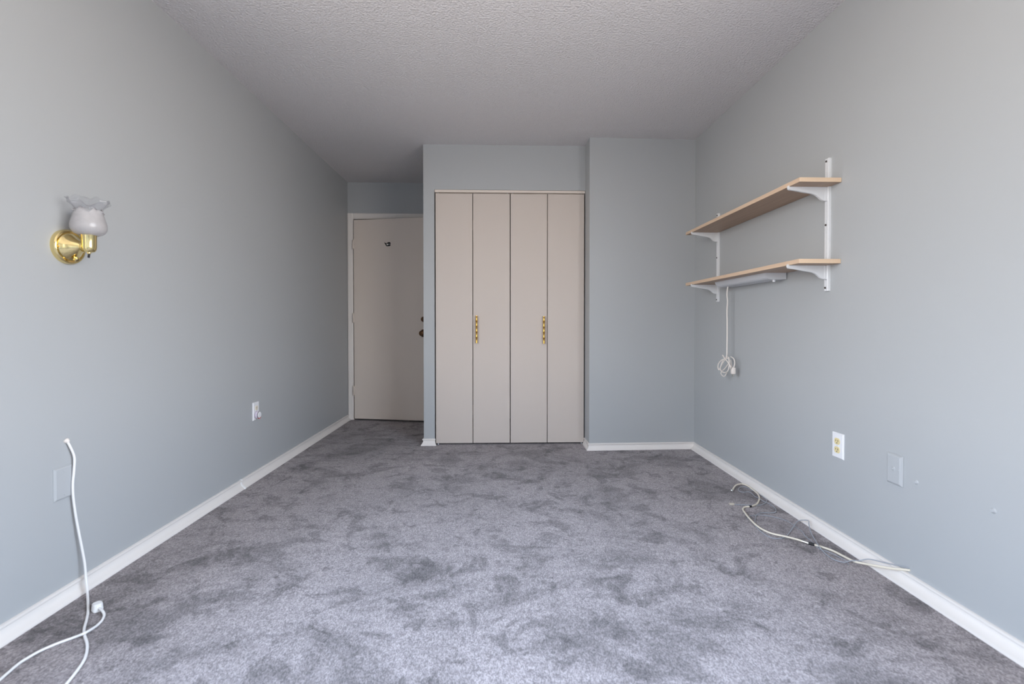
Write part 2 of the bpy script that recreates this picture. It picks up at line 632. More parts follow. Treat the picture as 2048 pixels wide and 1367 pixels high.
# ------------------------------------------------------------------ hallway door: casing, jamb, leaf
tr = thing('trim_1', 'white painted casing around the hallway door', 'door frame', (DX0, YH, 0), kind='structure')
bm = B()
cp = [(0.0, 0.0), (0.0, -0.017), (0.010, -0.020), (0.042, -0.017), (0.056, -0.012), (0.058, -0.009), (0.058, 0.0)]
prism(bm, [(DX0 + 0.003 - (0.058 - p[0]), p[1]) for p in cp], lambda p: (p[0], YH + p[1], 0), lambda p: (p[0], YH + p[1], DZ + 0.055))
obj('side_casing', bm, 'trim', tr)
bm = B()
prism(bm, [(DX1 + 0.055 - p[0], p[1]) for p in cp], lambda p: (p[0], YH + p[1], 0), lambda p: (p[0], YH + p[1], DZ + 0.055))
obj('side_casing', bm, 'trim', tr)
bm = B()
prism(bm, [(DZ - 0.003 + 0.058 - p[0], p[1]) for p in cp], lambda p: (DX0 + 0.003, YH + p[1], p[0]), lambda p: (DX1 - 0.003, YH + p[1], p[0]))
obj('head_casing', bm, 'trim', tr)
bm = B()
box(bm, DX0 - 0.02, DX0, YH - 0.004, YH + 0.12, 0, DZ + 0.02)
box(bm, DX1, DX1 + 0.02, YH - 0.004, YH + 0.12, 0, DZ + 0.02)
box(bm, DX0, DX1, YH - 0.004, YH + 0.12, DZ, DZ + 0.02)
box(bm, DX0, DX0 + 0.012, YH + 0.04, YH + 0.075, 0, DZ)
box(bm, DX1 - 0.012, DX1, YH + 0.04, YH + 0.075, 0, DZ)
box(bm, DX0, DX1, YH + 0.04, YH + 0.075, DZ - 0.012, DZ)
obj('jamb', bm, 'trim', tr)

ANG = math.radians(-10.2)
door = thing('door_1', 'plain off-white hallway door standing slightly ajar', 'door', (DX0 + 0.012, YH - 0.040, 0), ANG, kind='structure')
LW = 0.795
bm = B()
box(bm, 0.003, LW, 0.0, 0.035, 0.018, 2.047, 0.0015, 1)
obj('leaf', bm, 'door', door, local=True)
for z in (1.80, 1.05, 0.305):
    bm = B()
    lathe(bm, [(0.0, -0.052), (0.003, -0.050), (0.0055, -0.046), (0.0055, 0.046), (0.003, 0.050), (0, 0.052)], (-0.003, -0.003, z), seg=14)
    box(bm, -0.006, 0.016, -0.0016, 0.001, z - 0.045, z + 0.045)
    obj('hinge', bm, 'door', door, local=True, smooth=True)
# knob, its rose and the deadbolt
kx = 0.742
bm = B()
lathe(bm, [(0.0, 0), (0.038, 0.0), (0.038, 0.004), (0.034, 0.008), (0.020, 0.011), (0.0135, 0.014), (0.012, 0.030), (0.018, 0.036), (0.026, 0.044), (0.028, 0.053), (0.025, 0.061), (0.016, 0.066), (0.008, 0.0665), (0.006, 0.064), (0, 0.064)], (kx, 0, 0.895), (0, -1, 0), 32)
tag(obj('knob', bm, 'bronze', door, local=True, smooth=True), 'dark bronze round door knob')
bm = B()
lathe(bm, [(0.0, 0), (0.026, 0.0), (0.026, 0.005), (0.021, 0.012), (0.011, 0.013), (0.011, 0.016), (0, 0.016)], (kx, 0, 1.035), (0, -1, 0), 28)
box(bm, kx - 0.003, kx + 0.003, -0.030, -0.014, 1.019, 1.051, 0.001)
tag(obj('deadbolt', bm, 'bronze', door, local=True, smooth=True), 'small dark bronze deadbolt turn')
# torn hole left by a removed viewer
hx, hz = 0.366, 1.793
ragged = [(-0.034, 0.022), (-0.022, 0.011), (-0.008, 0.008), (0.004, 0.016), (0.017, 0.020), (0.031, 0.016), (0.034, 0.004), (0.030, -0.006), (0.034, -0.018), (0.018, -0.022), (0.0, -0.023), (-0.013, -0.021), (-0.019, -0.008), (-0.029, 0.006)]
bm = B()
prism(bm, ragged, lambda p: (hx + p[0], -0.0008, hz + p[1]), lambda p: (hx + p[0], 0.004, hz + p[1]))
hole = tag(obj('torn_patch', bm, 'dark', door, local=True), 'black ragged patch where a fitting was torn off')
bm = B()
lathe(bm, [(0.0, 0), (0.0095, 0), (0.0095, 0.003), (0.007, 0.0045), (0, 0.0045)], (hx - 0.002, -0.0008, hz - 0.004), (0, -1, 0), 18)
obj('screw_head', bm, 'steel', hole, local=True, smooth=True)
bm = B()
lathe(bm, [(0.0, 0), (0.0055, 0), (0.004, 0.002), (0, 0.002)], (hx + 0.016, -0.0008, hz - 0.002), (0, -1, 0), 14)
obj('screw_head', bm, 'lamp_grey', hole, local=True, smooth=True)

# ------------------------------------------------------------------ closet: track and two bifold doors
tk = thing('trim_2', 'cream painted track strip across the top of the closet opening', 'track', ((OX0 + OX1) / 2, YC, 2.055), kind='structure')
bm = B()
prism(bm, [(0.002, 2.0570), (0.002, 2.0765), (0.034, 2.0765), (0.034, 2.0570), (0.031, 2.0570), (0.031, 2.0735), (0.005, 2.0735), (0.005, 2.0570)], lambda p: (OX0 + 0.003, YC + p[0], p[1] + 0.001), lambda p: (OX1 - 0.003, YC + p[0], p[1]))
obj('track', bm, 'door', tk)
pw = (OX1 - OX0 - 0.006 * 2 - 0.001) / 4
px = [OX0 + 0.006, OX0 + 0.006 + pw, OX0 + 0.007 + 2 * pw, OX0 + 0.007 + 3 * pw]
ZB, ZT = 0.014, 2.0490
for k, lab in ((0, 'left pair of off-white flush bifold closet doors with gold bamboo pull'),
               (2, 'right pair of off-white flush bifold closet doors with gold bamboo pull')):
    t = thing('door_%d' % (2 + k // 2), lab, 'closet door', (px[k] + pw, YC + 0.02, 0), kind='structure')
    for j in (k, k + 1):
        bm = B()
        box(bm, px[j] + 0.0026, px[j] + pw - 0.0026, YC + 0.004 - 0.0, YC + 0.032, ZB, ZT, 0.0012, 1)
        obj('panel', bm, 'bifold', t)
    # hinges in the fold
    for z in (1.80, 1.02, 0.28):
        bm = B()
        lathe(bm, [(0, -0.04), (0.0035, -0.04), (0.0035, 0.04), (0, 0.04)], (px[k] + pw, YC + 0.0345, z), seg=10)
        box(bm, px[k] + pw - 0.016, px[k] + pw + 0.016, YC + 0.032, YC + 0.0338, z - 0.04, z + 0.04)
        obj('hinge', bm, 'door', t, smooth=True)
    # the pivots: two above, one below
    for x in (px[k] + 0.022, px[k + 1] + pw - 0.022):
        bm = B()
        lathe(bm, [(0, 0), (0.004, 0), (0.004, 0.012), (0, 0.012)], (x, YC + 0.018, ZT - 0.002), seg=10)
        obj('pivot_pin', bm, 'white_metal', t, smooth=True)
    x = px[0] + 0.020 if k == 0 else px[3] + pw - 0.020
    bm = B()
    lathe(bm, [(0, 0), (0.004, 0), (0.004, 0.02), (0, 0.02)], (x, YC + 0.018, ZB - 0.016), seg=10)
    obj('pivot_pin', bm, 'white_metal', t, smooth=True)
    # bamboo pull: swelling nodes, two posts
    hx2, z0, z1 = (-0.182, 0.834, 1.056) if k == 0 else (0.366, 0.829, 1.052)
    prof = [(0.0, 0.0), (0.0085, 0.0), (0.0092, 0.004)]
    nseg = 5
    Lh = z1 - z0
    for q in range(nseg):
        a, b2 = Lh * q / nseg, Lh * (q + 1) / nseg
        prof += [(0.0075, a + 0.010 if q else 0.008), (0.0070, (a + b2) / 2), (0.0078, b2 - 0.008)]
        if q < nseg - 1:
            prof += [(0.0098, b2 - 0.003), (0.0082, b2), (0.0098, b2 + 0.003)]
    prof += [(0.0092, Lh - 0.004), (0.0085, Lh), (0.0, Lh)]
    bm = B()
    lathe(bm, prof, (hx2, YC - 0.020, z0), seg=20)
    for z in (z0 + Lh * 0.2, z0 + Lh * 0.8):
        lathe(bm, [(0.0065, 0), (0.005, 0.008), (0.006, 0.026)], (hx2, YC - 0.020, z), (0, 1, 0), 14)
    tag(obj('pull_handle', bm, 'old_brass', t, smooth=True), 'gold bamboo-shaped pull')


# ------------------------------------------------------------------ electrical plates
def plate_bm(cy, cz, wy, hz, d, x, sgn, bev=0.0045):
    """bevelled cover plate on a side wall; sgn = direction out of the wall"""
    bm = B()
    o = [(-wy / 2, -hz / 2), (wy / 2, -hz / 2), (wy / 2, hz / 2), (-wy / 2, hz / 2)]
    sh = lambda p, k: (p[0] - math.copysign(k, p[0]), p[1] - math.copysign(k, p[1]))
    rows = [(0, 0), (0, d * 0.35), (bev * 0.5, d * 0.8), (bev, d), ]
    rings = [[bm.verts.new((x + sgn * h, cy + sh(p, k)[0], cz + sh(p, k)[1])) for p in o] for k, h in rows]
    for A, C in zip(rings, rings[1:]):
        for i in range(4):
            j = (i + 1) % 4
            bm.faces.new((A[i], A[j], C[j], C[i]))
    bm.faces.new(rings[-1])
    bm.faces.new(list(reversed(rings[0])))
    bmesh.ops.recalc_face_normals(bm, faces=bm.faces)
    return bm


def screw_bm(x, y, z, sgn, r=0.0035, h=0.0012):
    bm = B()
    lathe(bm, [(0, -0.002), (r, -0.002), (r, h * 0.5), (r * 0.7, h), (0, h)], (x, y, z), (sgn, 0, 0), 14)
    return bm


def receptacle(parent, x, y, z, sgn, m):
    """one duplex face: rounded with flat top and bottom, two slots and a ground hole"""
    pts = []
    for k in range(28):
        a = 2 * math.pi * k / 28
        pts.append((0.0170 * math.cos(a), max(-0.0142, min(0.0142, 0.0175 * math.sin(a)))))
    bm = B()
    prism(bm, pts, lambda p: (x - sgn * 0.001, y + p[0], z + p[1]), lambda p: (x + sgn * 0.0022, y + p[0], z + p[1]))
    r = obj('receptacle', bm, m, parent)
    bm = B()
    for dy, h in ((-0.0064, 0.0042), (0.0064, 0.0035)):
        box(bm, x + sgn * 0.0022 - 0.0004, x + sgn * 0.0022 + 0.0004, y + dy - 0.0013, y + dy + 0.0013, z + 0.003 - h, z + 0.003 + h)
    lathe(bm, [(0.0, 0), (0.0026, 0), (0.0026, 0.0004), (0, 0.0004)], (x + sgn * 0.0022, y, z - 0.0075), (sgn, 0, 0), 10)
    obj('slots', bm, 'slot', r)
    return r


# right wall: white duplex outlet with ivory faces
t = thing('wall_outlet', 'white outlet plate with two ivory sockets on the right wall', 'outlet', (XR, 2.051, 0.437))
obj('cover_plate', plate_bm(2.051, 0.437, 0.070, 0.115, 0.0065, XR, -1), 'white_plastic', t)
for z in (0.4565, 0.4175):
    tag(receptacle(t, XR - 0.0065, 2.051, z, -1, 'ivory'), 'ivory yellow socket face')
obj('screw', screw_bm(XR - 0.0065, 2.051, 0.437, -1), 'white_metal', t, smooth=True)

# left wall: outlet near the far end, plug-in freshener in its lower socket
t = thing('wall_outlet', 'white outlet plate with a lilac plug-in on the left wall', 'outlet', (XL, 2.974, 0.436))
obj('cover_plate', plate_bm(2.974, 0.436, 0.070, 0.114, 0.0065, XL, 1), 'white_plastic', t)
for z in (0.4555, 0.4165):
    receptacle(t, XL + 0.0065, 2.974, z, 1, 'coax')
obj('screw', screw_bm(XL + 0.0065, 2.974, 0.436, 1), 'white_metal', t, smooth=True)
t = thing('plug_in_freshener', 'small round lilac plug-in in the lower socket of the left wall outlet', 'plug-in', (XL + 0.009, 2.968, 0.413))
bm = B()
lathe(bm, [(0, 0), (0.021, 0), (0.0235, 0.002), (0.024, 0.008), (0.0235, 0.014), (0.022, 0.017), (0, 0.017)], (XL + 0.009, 2.968, 0.412), (1, 0, 0), 30)
obj('body', bm, 'lilac', t, smooth=True)
bm = B()
lathe(bm, [(0.0222, 0.017), (0.0230, 0.0175), (0.0222, 0.0200), (0, 0.0200)], (XL + 0.009, 2.968, 0.412), (1, 0, 0), 30)
tag(obj('face_ring', bm, 'slot', t, smooth=True), 'dark band round the front')
bm = B()
lathe(bm, [(0.021, 0.020), (0.018, 0.0225), (0, 0.023)], (XL + 0.009, 2.968, 0.412), (1, 0, 0), 30)
obj('front_cap', bm, 'white_plastic', t, smooth=True)
bm = B()
prism(bm, [(0.0245 * math.cos(a), 0.0245 * math.sin(a)) for a in [math.radians(d) for d in range(-120, -39, 10)]] + [(0.018 * math.cos(a), 0.018 * math.sin(a)) for a in [math.radians(d) for d in range(-40, -121, -10)]],
      lambda p: (XL + 0.022, 2.968 + p[0], 0.412 + p[1]), lambda p: (XL + 0.030, 2.968 + p[0], 0.412 + p[1]))
tag(obj('red_tab', bm, 'red', t), 'red tab at the lower front edge')

# left wall: blank plate painted over
t = thing('blank_plate', 'painted-over blank wall plate beside the hanging white cable', 'wall plate', (XL, 1.674, 0.4275))
obj('cover_plate', plate_bm(1.674, 0.4275, 0.068, 0.1145, 0.0075, XL, 1, 0.006), 'plate_paint', t)
for z in (0.4275 + 0.042, 0.4275 - 0.042):
    obj('screw', screw_bm(XL + 0.0075, 1.676, z, 1, 0.0036, 0.0014), 'plate_paint', t, smooth=True)

# right wall: painted aerial socket plate
t = thing('aerial_plate', 'painted-over aerial socket plate right of the white outlet', 'wall plate', (XR, 1.747, 0.4245))
obj('cover_plate', plate_bm(1.747, 0.4245, 0.071, 0.118, 0.0115, XR, -1, 0.009), 'plate_paint', t)
bm = B()
lathe(bm, [(0.0105, -0.002), (0.0105, 0.0005), (0.009, 0.0018), (0.0065, 0.0018), (0.0055, 0.0005), (0.0045, 0.003), (0.003, 0.0042), (0, 0.0042)], (XR - 0.0115, 1.748, 0.4265), (-1, 0, 0), 28)
obj('aerial_socket', bm, 'plate_paint', t, smooth=True)
for dy in (-0.0235, 0.0235):
    obj('screw', screw_bm(XR - 0.0115, 1.748 + dy, 0.4265, -1, 0.003, 0.001), 'plate_paint', t, smooth=True)

# two painted-over screw anchors
for y, z, lab in ((1.659, 0.404, 'small painted-over screw stub beside the aerial plate'), (1.392, 0.407, 'small painted-over screw stub nearest the right edge of the photo')):
    bm = B()
    lathe(bm, [(0, -0.001), (0.0095, -0.001), (0.008, 0.002), (0.0065, 0.003), (0.006, 0.006), (0.0045, 0.0080), (0, 0.0085)], (XR, y, z), (-1, 0, 0), 20)
    tag(obj('screw_stub', bm, 'plate_paint', smooth=True), lab, 'screw', group='painted-over screw stubs on the right wall')

# ------------------------------------------------------------------ brass wall lamp
LY, LZ = 1.702, 1.269
t = thing('wall_lamp', 'polished brass wall lamp with frilled frosted glass shade', 'wall lamp', (XL, LY, LZ))
bm = B()
lathe(bm, [(0.0, 0), (0.061, 0.0), (0.0615, 0.012), (0.060, 0.0165), (0.057, 0.0185), (0.0535, 0.0180), (0.0515, 0.0150), (0.0500, 0.0150), (0.0485, 0.0190), (0.0455, 0.0225),
            (0.040, 0.028), (0.032, 0.036), (0.025, 0.045), (0.0205, 0.053), (0.0175, 0.060), (0, 0.061)], (XL, LY, LZ), (1, 0, 0), 56)
bp_ = obj('backplate', bm, 'brass', t, smooth=True)
bm = B()
lathe(bm, [(0, 0), (0.0042, 0), (0.0042, 0.004), (0.003, 0.0052), (0, 0.0052)], (XL + 0.0150, LY - 0.050, LZ - 0.006), (1, 0, 0), 16)
obj('screw', bm, 'old_brass', bp_, smooth=True)
q = Vector((0.72, 0.0, -0.69)).normalized()
bm = B()
lathe(bm, [(0, -0.004), (0.0035, -0.004), (0.0035, 0.005), (0.0085, 0.0055), (0.0085, 0.0105), (0.006, 0.013), (0, 0.0135)], (XL + 0.030, LY, LZ - 0.039), q, 20)
obj('thumb_nut', bm, 'brass', bp_, smooth=True)
AX = XL + 0.080
bm = B()
lathe(bm, [(0, 0), (0.010, 0.0), (0.0165, 0.003), (0.0205, 0.010), (0.0218, 0.020), (0.0222, 0.058), (0.0235, 0.0605), (0.0235, 0.0635), (0.020, 0.0645), (0.0, 0.0645)], (AX, LY, 1.2495), seg=44)
tube(bm, [(XL + 0.052, LY, LZ + 0.002), (AX, LY, LZ + 0.002)], 0.0168, 24, 2)
obj('socket_cup', bm, 'brass', t, smooth=True)
# rotary switch below
bm = B()
lathe(bm, [(0, 0), (0.0055, 0), (0.0055, -0.003), (0.0045, -0.0055), (0, -0.0055)], (AX, LY, 1.2495), seg=18)
sw = obj('switch_collar', bm, 'brass', t, smooth=True)
bm = B()
tube(bm, [(AX, LY, 1.245), (AX, LY - 0.001, 1.239), (AX + 0.001, LY - 0.003, 1.231)], 0.0036, 10, 3)
tag(obj('switch', bm, 'black', sw, smooth=True), 'black rotary switch')


def shade_bm(prof, ruffle0, seg=96):
    """lathe whose upper rows are frilled in six waves"""
    bm = B()
    rows = []
    for r, h in prof:
        row = []
        k = max(0.0, (h - ruffle0) / (prof[-1][1] - ruffle0))
        for i in range(seg):
            a = 2 * math.pi * i / seg
            wv = math.sin(6 * a + 0.6)
            w2 = math.sin(12 * a + 1.0)
            rr = r + k * k * (0.0070 * wv + 0.002 * w2)
            hh = h + k * k * (-0.0065 * wv + 0.002 * w2)
            row.append(bm.verts.new((AX + rr * math.cos(a), LY + rr * math.sin(a), hh)))
        rows.append(row)
    for A, C in zip(rows, rows[1:]):
        for i in range(seg):
            j = (i + 1) % seg
            bm.faces.new((A[i], A[j], C[j], C[i]))
    bmesh.ops.recalc_face_normals(bm, faces=bm.faces)
    return bm


bm = shade_bm([(0.006, 1.3120), (0.028, 1.3125), (0.0375, 1.3165), (0.0445, 1.3235), (0.0485, 1.332), (0.0495, 1.341), (0.0484, 1.352), (0.0456, 1.364), (0.0422, 1.376), (0.0396, 1.386), (0.0388, 1.394), (0.0392, 1.400)], 1.398)
sh = obj('glass_shade', bm, 'frosted', t, smooth='all')
so = sh.modifiers.new('thickness', 'SOLIDIFY')
so.thickness = 0.0022
bm = shade_bm([(0.0392, 1.400), (0.0408, 1.406), (0.0450, 1.413), (0.0510, 1.421), (0.0565, 1.428), (0.0605, 1.436)], 1.399)
fr = obj('frilled_rim', bm, 'clear', t, smooth='all')
tag(fr, 'clear frilled glass rim')
so = fr.modifiers.new('thickness', 'SOLIDIFY')
so.thickness = 0.002

# ------------------------------------------------------------------ shelves on slotted rails
SY0, SY1, SX0 = 2.047, 3.311, 1.356
for z0, z1, lab in ((1.6335, 1.6535, 'upper tan laminate wall shelf on white brackets'), (1.2665, 1.2865, 'lower tan laminate wall shelf above the grey strip light')):
    t = thing('shelf_board', lab, 'shelf', ((SX0 + XR) / 2, (SY0 + SY1) / 2, z0), group='tan wall shelves')
    bm = B()
    box(bm, SX0 + 0.0012, XR - 0.002, SY0 + 0.0012, SY1 - 0.0012, z0, z1)
    obj('board', bm, 'shelf_face', t)
    bm = B()
    box(bm, SX0, SX0 + 0.0012, SY0 + 0.0012, SY1, z0 + 0.0004, z1 - 0.0004)
    tag(obj('front_edge', bm, 'shelf_edge', t), 'paler wood front edge strip')
    bm = B()
    box(bm, SX0, XR - 0.002, SY0, SY0 + 0.0012, z0 + 0.0004, z1 - 0.0004)
    tag(obj('end_edge', bm, 'shelf_end', t), 'paler wood end strip')

RZ0, RZ1 = 1.147, 1.767
rails = ((2.127, 'white slotted shelf rail at the near end of the shelves'), (3.210, 'white slotted shelf rail at the far end of the shelves'))
for ry, lab in rails:
    t = thing('shelf_rail', lab, 'shelf rail', (XR, ry, RZ0), group='shelf rails')
    bm = B()
    cs = [(0, -0.0125), (-0.011, -0.0125), (-0.0125, -0.011), (-0.0125, -0.0035), (-0.0085, -0.003), (-0.0085, 0.003), (-0.0125, 0.0035), (-0.0125, 0.011), (-0.011, 0.0125), (0, 0.0125)]
    prism(bm, cs, lambda p: (XR + p[0], ry + p[1], RZ0), lambda p: (XR + p[0], ry + p[1], RZ1))
    obj('channel', bm, 'white_metal', t)
    for z in (RZ0 + 0.015, RZ0 + 0.31, RZ1 - 0.012):
        bm = B()
        lathe(bm, [(0, 0), (0.0052, 0), (0.0045, 0.0018), (0, 0.0022)], (XR - 0.0122, ry + 0.0045, z), (-1, 0, 0), 14)
        tag(obj('screw', bm, 'slot', t, smooth=True), 'dark screw head')
    bm = B()
    z = RZ0 + 0.045
    while z < RZ1 - 0.03:
        box(bm, XR - 0.0089, XR - 0.0083, ry - 0.0016, ry + 0.0016, z, z + 0.012)
        z += 0.025
    tag(obj('slots', bm, 'slot', t), kind='stuff')
    for zb, where in ((1.6335, 'under the upper shelf'), (1.2665, 'under the lower shelf')):
        near = ry < 2.5
        b = thing('shelf_bracket', 'white curved shelf bracket at the %s end %s' % ('near' if near else 'far', where), 'bracket', (XR - 0.0125, ry, zb - 0.065), group='shelf brackets')
        # side outline in (x from wall, z below the shelf): slender nose, S-curve, deep heel
        xa = XR - 0.0125
        Lb = xa - (SX0 - 0.003)
        top = [(0, -0.0005), (Lb - 0.010, -0.0005)]
        nose = [(Lb - 0.006, 0.0005), (Lb - 0.005, 0.004), (Lb - 0.002, 0.005), (Lb, 0.003), (Lb + 0.0005, -0.006), (Lb - 0.002, -0.012), (Lb - 0.007, -0.0150)]
        under = [(Lb * 0.85, -0.0175), (Lb * 0.70, -0.0225), (Lb * 0.55, -0.0275), (Lb * 0.42, -0.031), (Lb * 0.34, -0.0345), (Lb * 0.27, -0.041), (Lb * 0.21, -0.050), (Lb * 0.16, -0.0585), (Lb * 0.11, -0.063), (Lb * 0.05, -0.0650), (0, -0.0650)]
        out = top + nose + under
        bm = B()
        prism(bm, out, lambda p: (xa - p[0], ry - 0.0055, zb + p[1]), lambda p: (xa - p[0], ry + 0.0055, zb + p[1]))
        obj('arm', bm, 'white_metal', b)
        bm = B()
        box(bm, xa - 0.012, xa + 0.003, ry - 0.0068, ry + 0.0068, zb - 0.064, zb - 0.001, 0.0015)
        obj('heel', bm, 'white_metal', b)

# ------------------------------------------------------------------ strip light under the lower shelf
FY0, FY1, FX0, FX1, FZ = 2.435, 3.005, 1.427, XR - 0.006, 1.2662
t = thing('strip_light', 'pale grey under-shelf strip light with a hanging knotted cord', 'strip light', ((FX0 + FX1) / 2, (FY0 + FY1) / 2, FZ - 0.036))
fp = [(FX1, 0), (FX0 + 0.0, 0), (FX0 + 0.0015, -0.008), (FX0 + 0.006, -0.017), (FX0 + 0.013, -0.026), (FX0 + 0.022, -0.032), (FX0 + 0.032, -0.0345), (FX1, -0.0345)]
bm = B()
prism(bm, fp, lambda p: (p[0], FY0 + 0.004, FZ + p[1]), lambda p: (p[0], FY1 - 0.004, FZ + p[1]))
obj('housing', bm, 'lamp_grey', t)
for y in (FY0, FY1 - 0.004):
    bm = B()
    prism(bm, [(p[0] - (0.001 if p[0] < FX1 else -0.0005), p[1] - (0.001 if p[1] < 0 else 0)) for p in fp], lambda p: (p[0], y, FZ + p[1]), lambda p: (p[0], y + 0.004, FZ + p[1]))
    tag(obj('end_cap', bm, 'lamp_grey', t))
bm = B()
lathe(bm, [(0, 0), (0.0065, 0), (0.0072, -0.002), (0.0072, -0.011), (0.006, -0.0125), (0, -0.0125)], (1.492, FY0 + 0.025, FZ - 0.0345), seg=20)
tag(obj('switch_knob', bm, 'white_plastic', t, smooth=True), 'white switch knob')
CORD = [(1.480, 2.938, 1.234), (1.480, 2.949, 1.185), (1.480, 2.941, 1.134), (1.480, 2.947, 1.077), (1.480, 2.944, 0.997), (1.480, 2.943, 0.929), (1.480, 2.944, 0.855), (1.480, 2.945, 0.789)]
LOOPS = [
    [(1.480, 2.945, 0.789), (1.474, 2.949, 0.763), (1.470, 2.983, 0.731), (1.468, 3.007, 0.694), (1.468, 2.983, 0.676), (1.466, 2.936, 0.676), (1.466, 2.902, 0.693), (1.468, 2.891, 0.728), (1.472, 2.903, 0.767), (1.478, 2.931, 0.779)],
    [(1.462, 2.966, 0.787), (1.460, 2.937, 0.770), (1.462, 2.903, 0.750), (1.466, 2.874, 0.724), (1.470, 2.880, 0.704)],
    [(1.478, 2.926, 0.770), (1.462, 2.972, 0.755), (1.460, 3.013, 0.729), (1.460, 3.025, 0.704), (1.462, 3.013, 0.685), (1.464, 2.995, 0.707), (1.466, 2.978, 0.743), (1.470, 2.949, 0.769)],
    [(1.488, 2.937, 0.735), (1.486, 2.983, 0.697), (1.484, 3.019, 0.676), (1.482, 3.025, 0.657), (1.480, 2.982, 0.645), (1.480, 2.953, 0.665), (1.482, 2.925, 0.702), (1.484, 2.920, 0.743), (1.484, 2.926, 0.776)],
    [(1.490, 2.914, 0.780), (1.492, 2.880, 0.768), (1.492, 2.869, 0.741), (1.490, 2.885, 0.706), (1.488, 2.902, 0.722), (1.486, 2.908, 0.760)],
]
bm = B()
tube(bm, CORD, 0.0042, 10)
for lp in LOOPS:
    tube(bm, lp, 0.0036, 8)
cordo = tag(obj('cord', bm, 'cord', t, smooth='all'), 'off-white cord tied in a loose knot')
bm = B()
box(bm, 1.478, 1.502, 2.872, 2.896, 0.672, 0.714, 0.005)
tag(obj('plug', bm, 'cord', t, smooth=True), 'off-white mains plug at the end of the cord')
bm = B()
for dy in (-0.007, 0.007):
    box(bm, 1.486, 1.494, 2.884 + dy - 0.0012, 2.884 + dy + 0.0012, 0.655, 0.673)
obj('prongs', bm, 'steel', t)

# ------------------------------------------------------------------ cables on the left
L1 = [(-1.553, 1.691, 0.574), (-1.546, 1.694, 0.557), (-1.543, 1.709, 0.510), (-1.542, 1.706, 0.461), (-1.542, 1.701, 0.414), (-1.541, 1.701, 0.365), (-1.540, 1.708, 0.299), (-1.537, 1.715, 0.239), (-1.533, 1.722, 0.179), (-1.527, 1.727, 0.112), (-1.520, 1.724, 0.055), (-1.500, 1.706, 0.017), (-1.458, 1.660, 0.005), (-1.415, 1.611, 0.004), (-1.379, 1.564, 0.004), (-1.347, 1.519, 0.004), (-1.317, 1.486, 0.004), (-1.273, 1.445, 0.004), (-1.235, 1.398, 0.004), (-1.212, 1.355, 0.004), (-1.189, 1.285, 0.004), (-1.175, 1.219, 0.004), (-1.157, 1.166, 0.004), (-1.12, 1.05, 0.004), (-1.14, 0.9, 0.004)]
t = thing('wall_cable', 'white cable hanging from a hole in the left wall onto the carpet', 'cable', (-1.30, 1.48, 0))
bm = B()
tube(bm, L1, 0.0040, 10, zmin=0.004)
obj('lead', bm, 'white_cable', t, smooth='all')
bm = B()
lathe(bm, [(0, -0.001), (0.0085, -0.001), (0.0095, 0.003), (0.007, 0.008), (0.0045, 0.012), (0, 0.012)], (XL, 1.690, 0.5755), Vector((1, 0.25, -0.9)), 16)
tag(obj('grommet', bm, 'cord', t, smooth=True), 'cream collar where the cable leaves the wall')
L2 = [(-1.381, 1.613, 0.014), (-1.358, 1.600, 0.012), (-1.340, 1.586, 0.006), (-1.326, 1.562, 0.004), (-1.320, 1.540, 0.004), (-1.315, 1.512, 0.008), (-1.315, 1.484, 0.0125), (-1.334, 1.476, 0.007), (-1.358, 1.460, 0.004), (-1.376, 1.439, 0.004), (-1.390, 1.415, 0.004), (-1.396, 1.392, 0.004), (-1.399, 1.368, 0.004), (-1.394, 1.336, 0.004), (-1.388, 1.306, 0.004), (-1.379, 1.268, 0.004), (-1.36, 1.19, 0.004), (-1.37, 1.05, 0.004)]
t = thing('plug_cable', 'white cable on the left carpet ending in a chunky white plug', 'cable', (-1.36, 1.5, 0))
bm = B()
tube(bm, L2, 0.0040, 10, zmin=0.004)
obj('lead', bm, 'white_cable', t, smooth='all')
# plug: polarised two-pin body lying on its side
bm = B()
prism(bm, [(-0.017, -0.008), (-0.011, -0.014), (0.011, -0.014), (0.017, -0.009), (0.019, 0.006), (0.010, 0.015), (-0.008, 0.016), (-0.017, 0.009)],
      lambda p: (p[0], p[1], 0.0), lambda p: (p[0] * 0.86, p[1] * 0.86, 0.026))
bmesh.ops.bevel(bm, geom=list(bm.edges), offset=0.002, segments=2, affect='EDGES')
bm.transform(Matrix.Translation((-1.392, 1.620, 0.001)) @ Matrix.Rotation(math.radians(-35), 4, 'Z'))
tag(obj('plug', bm, 'white_cable', t, smooth=True), 'chunky white plug')
bm = B()
for k in (-0.006, 0.006):
    box(bm, -0.034, -0.015, k - 0.0015, k + 0.0015, 0.010, 0.016)
bm.transform(Matrix.Translation((-1.392, 1.620, 0.001)) @ Matrix.Rotation(math.radians(115), 4, 'Z') @ Matrix.Rotation(math.radians(180), 4, 'Z'))
obj('prongs', bm, 'steel', t)

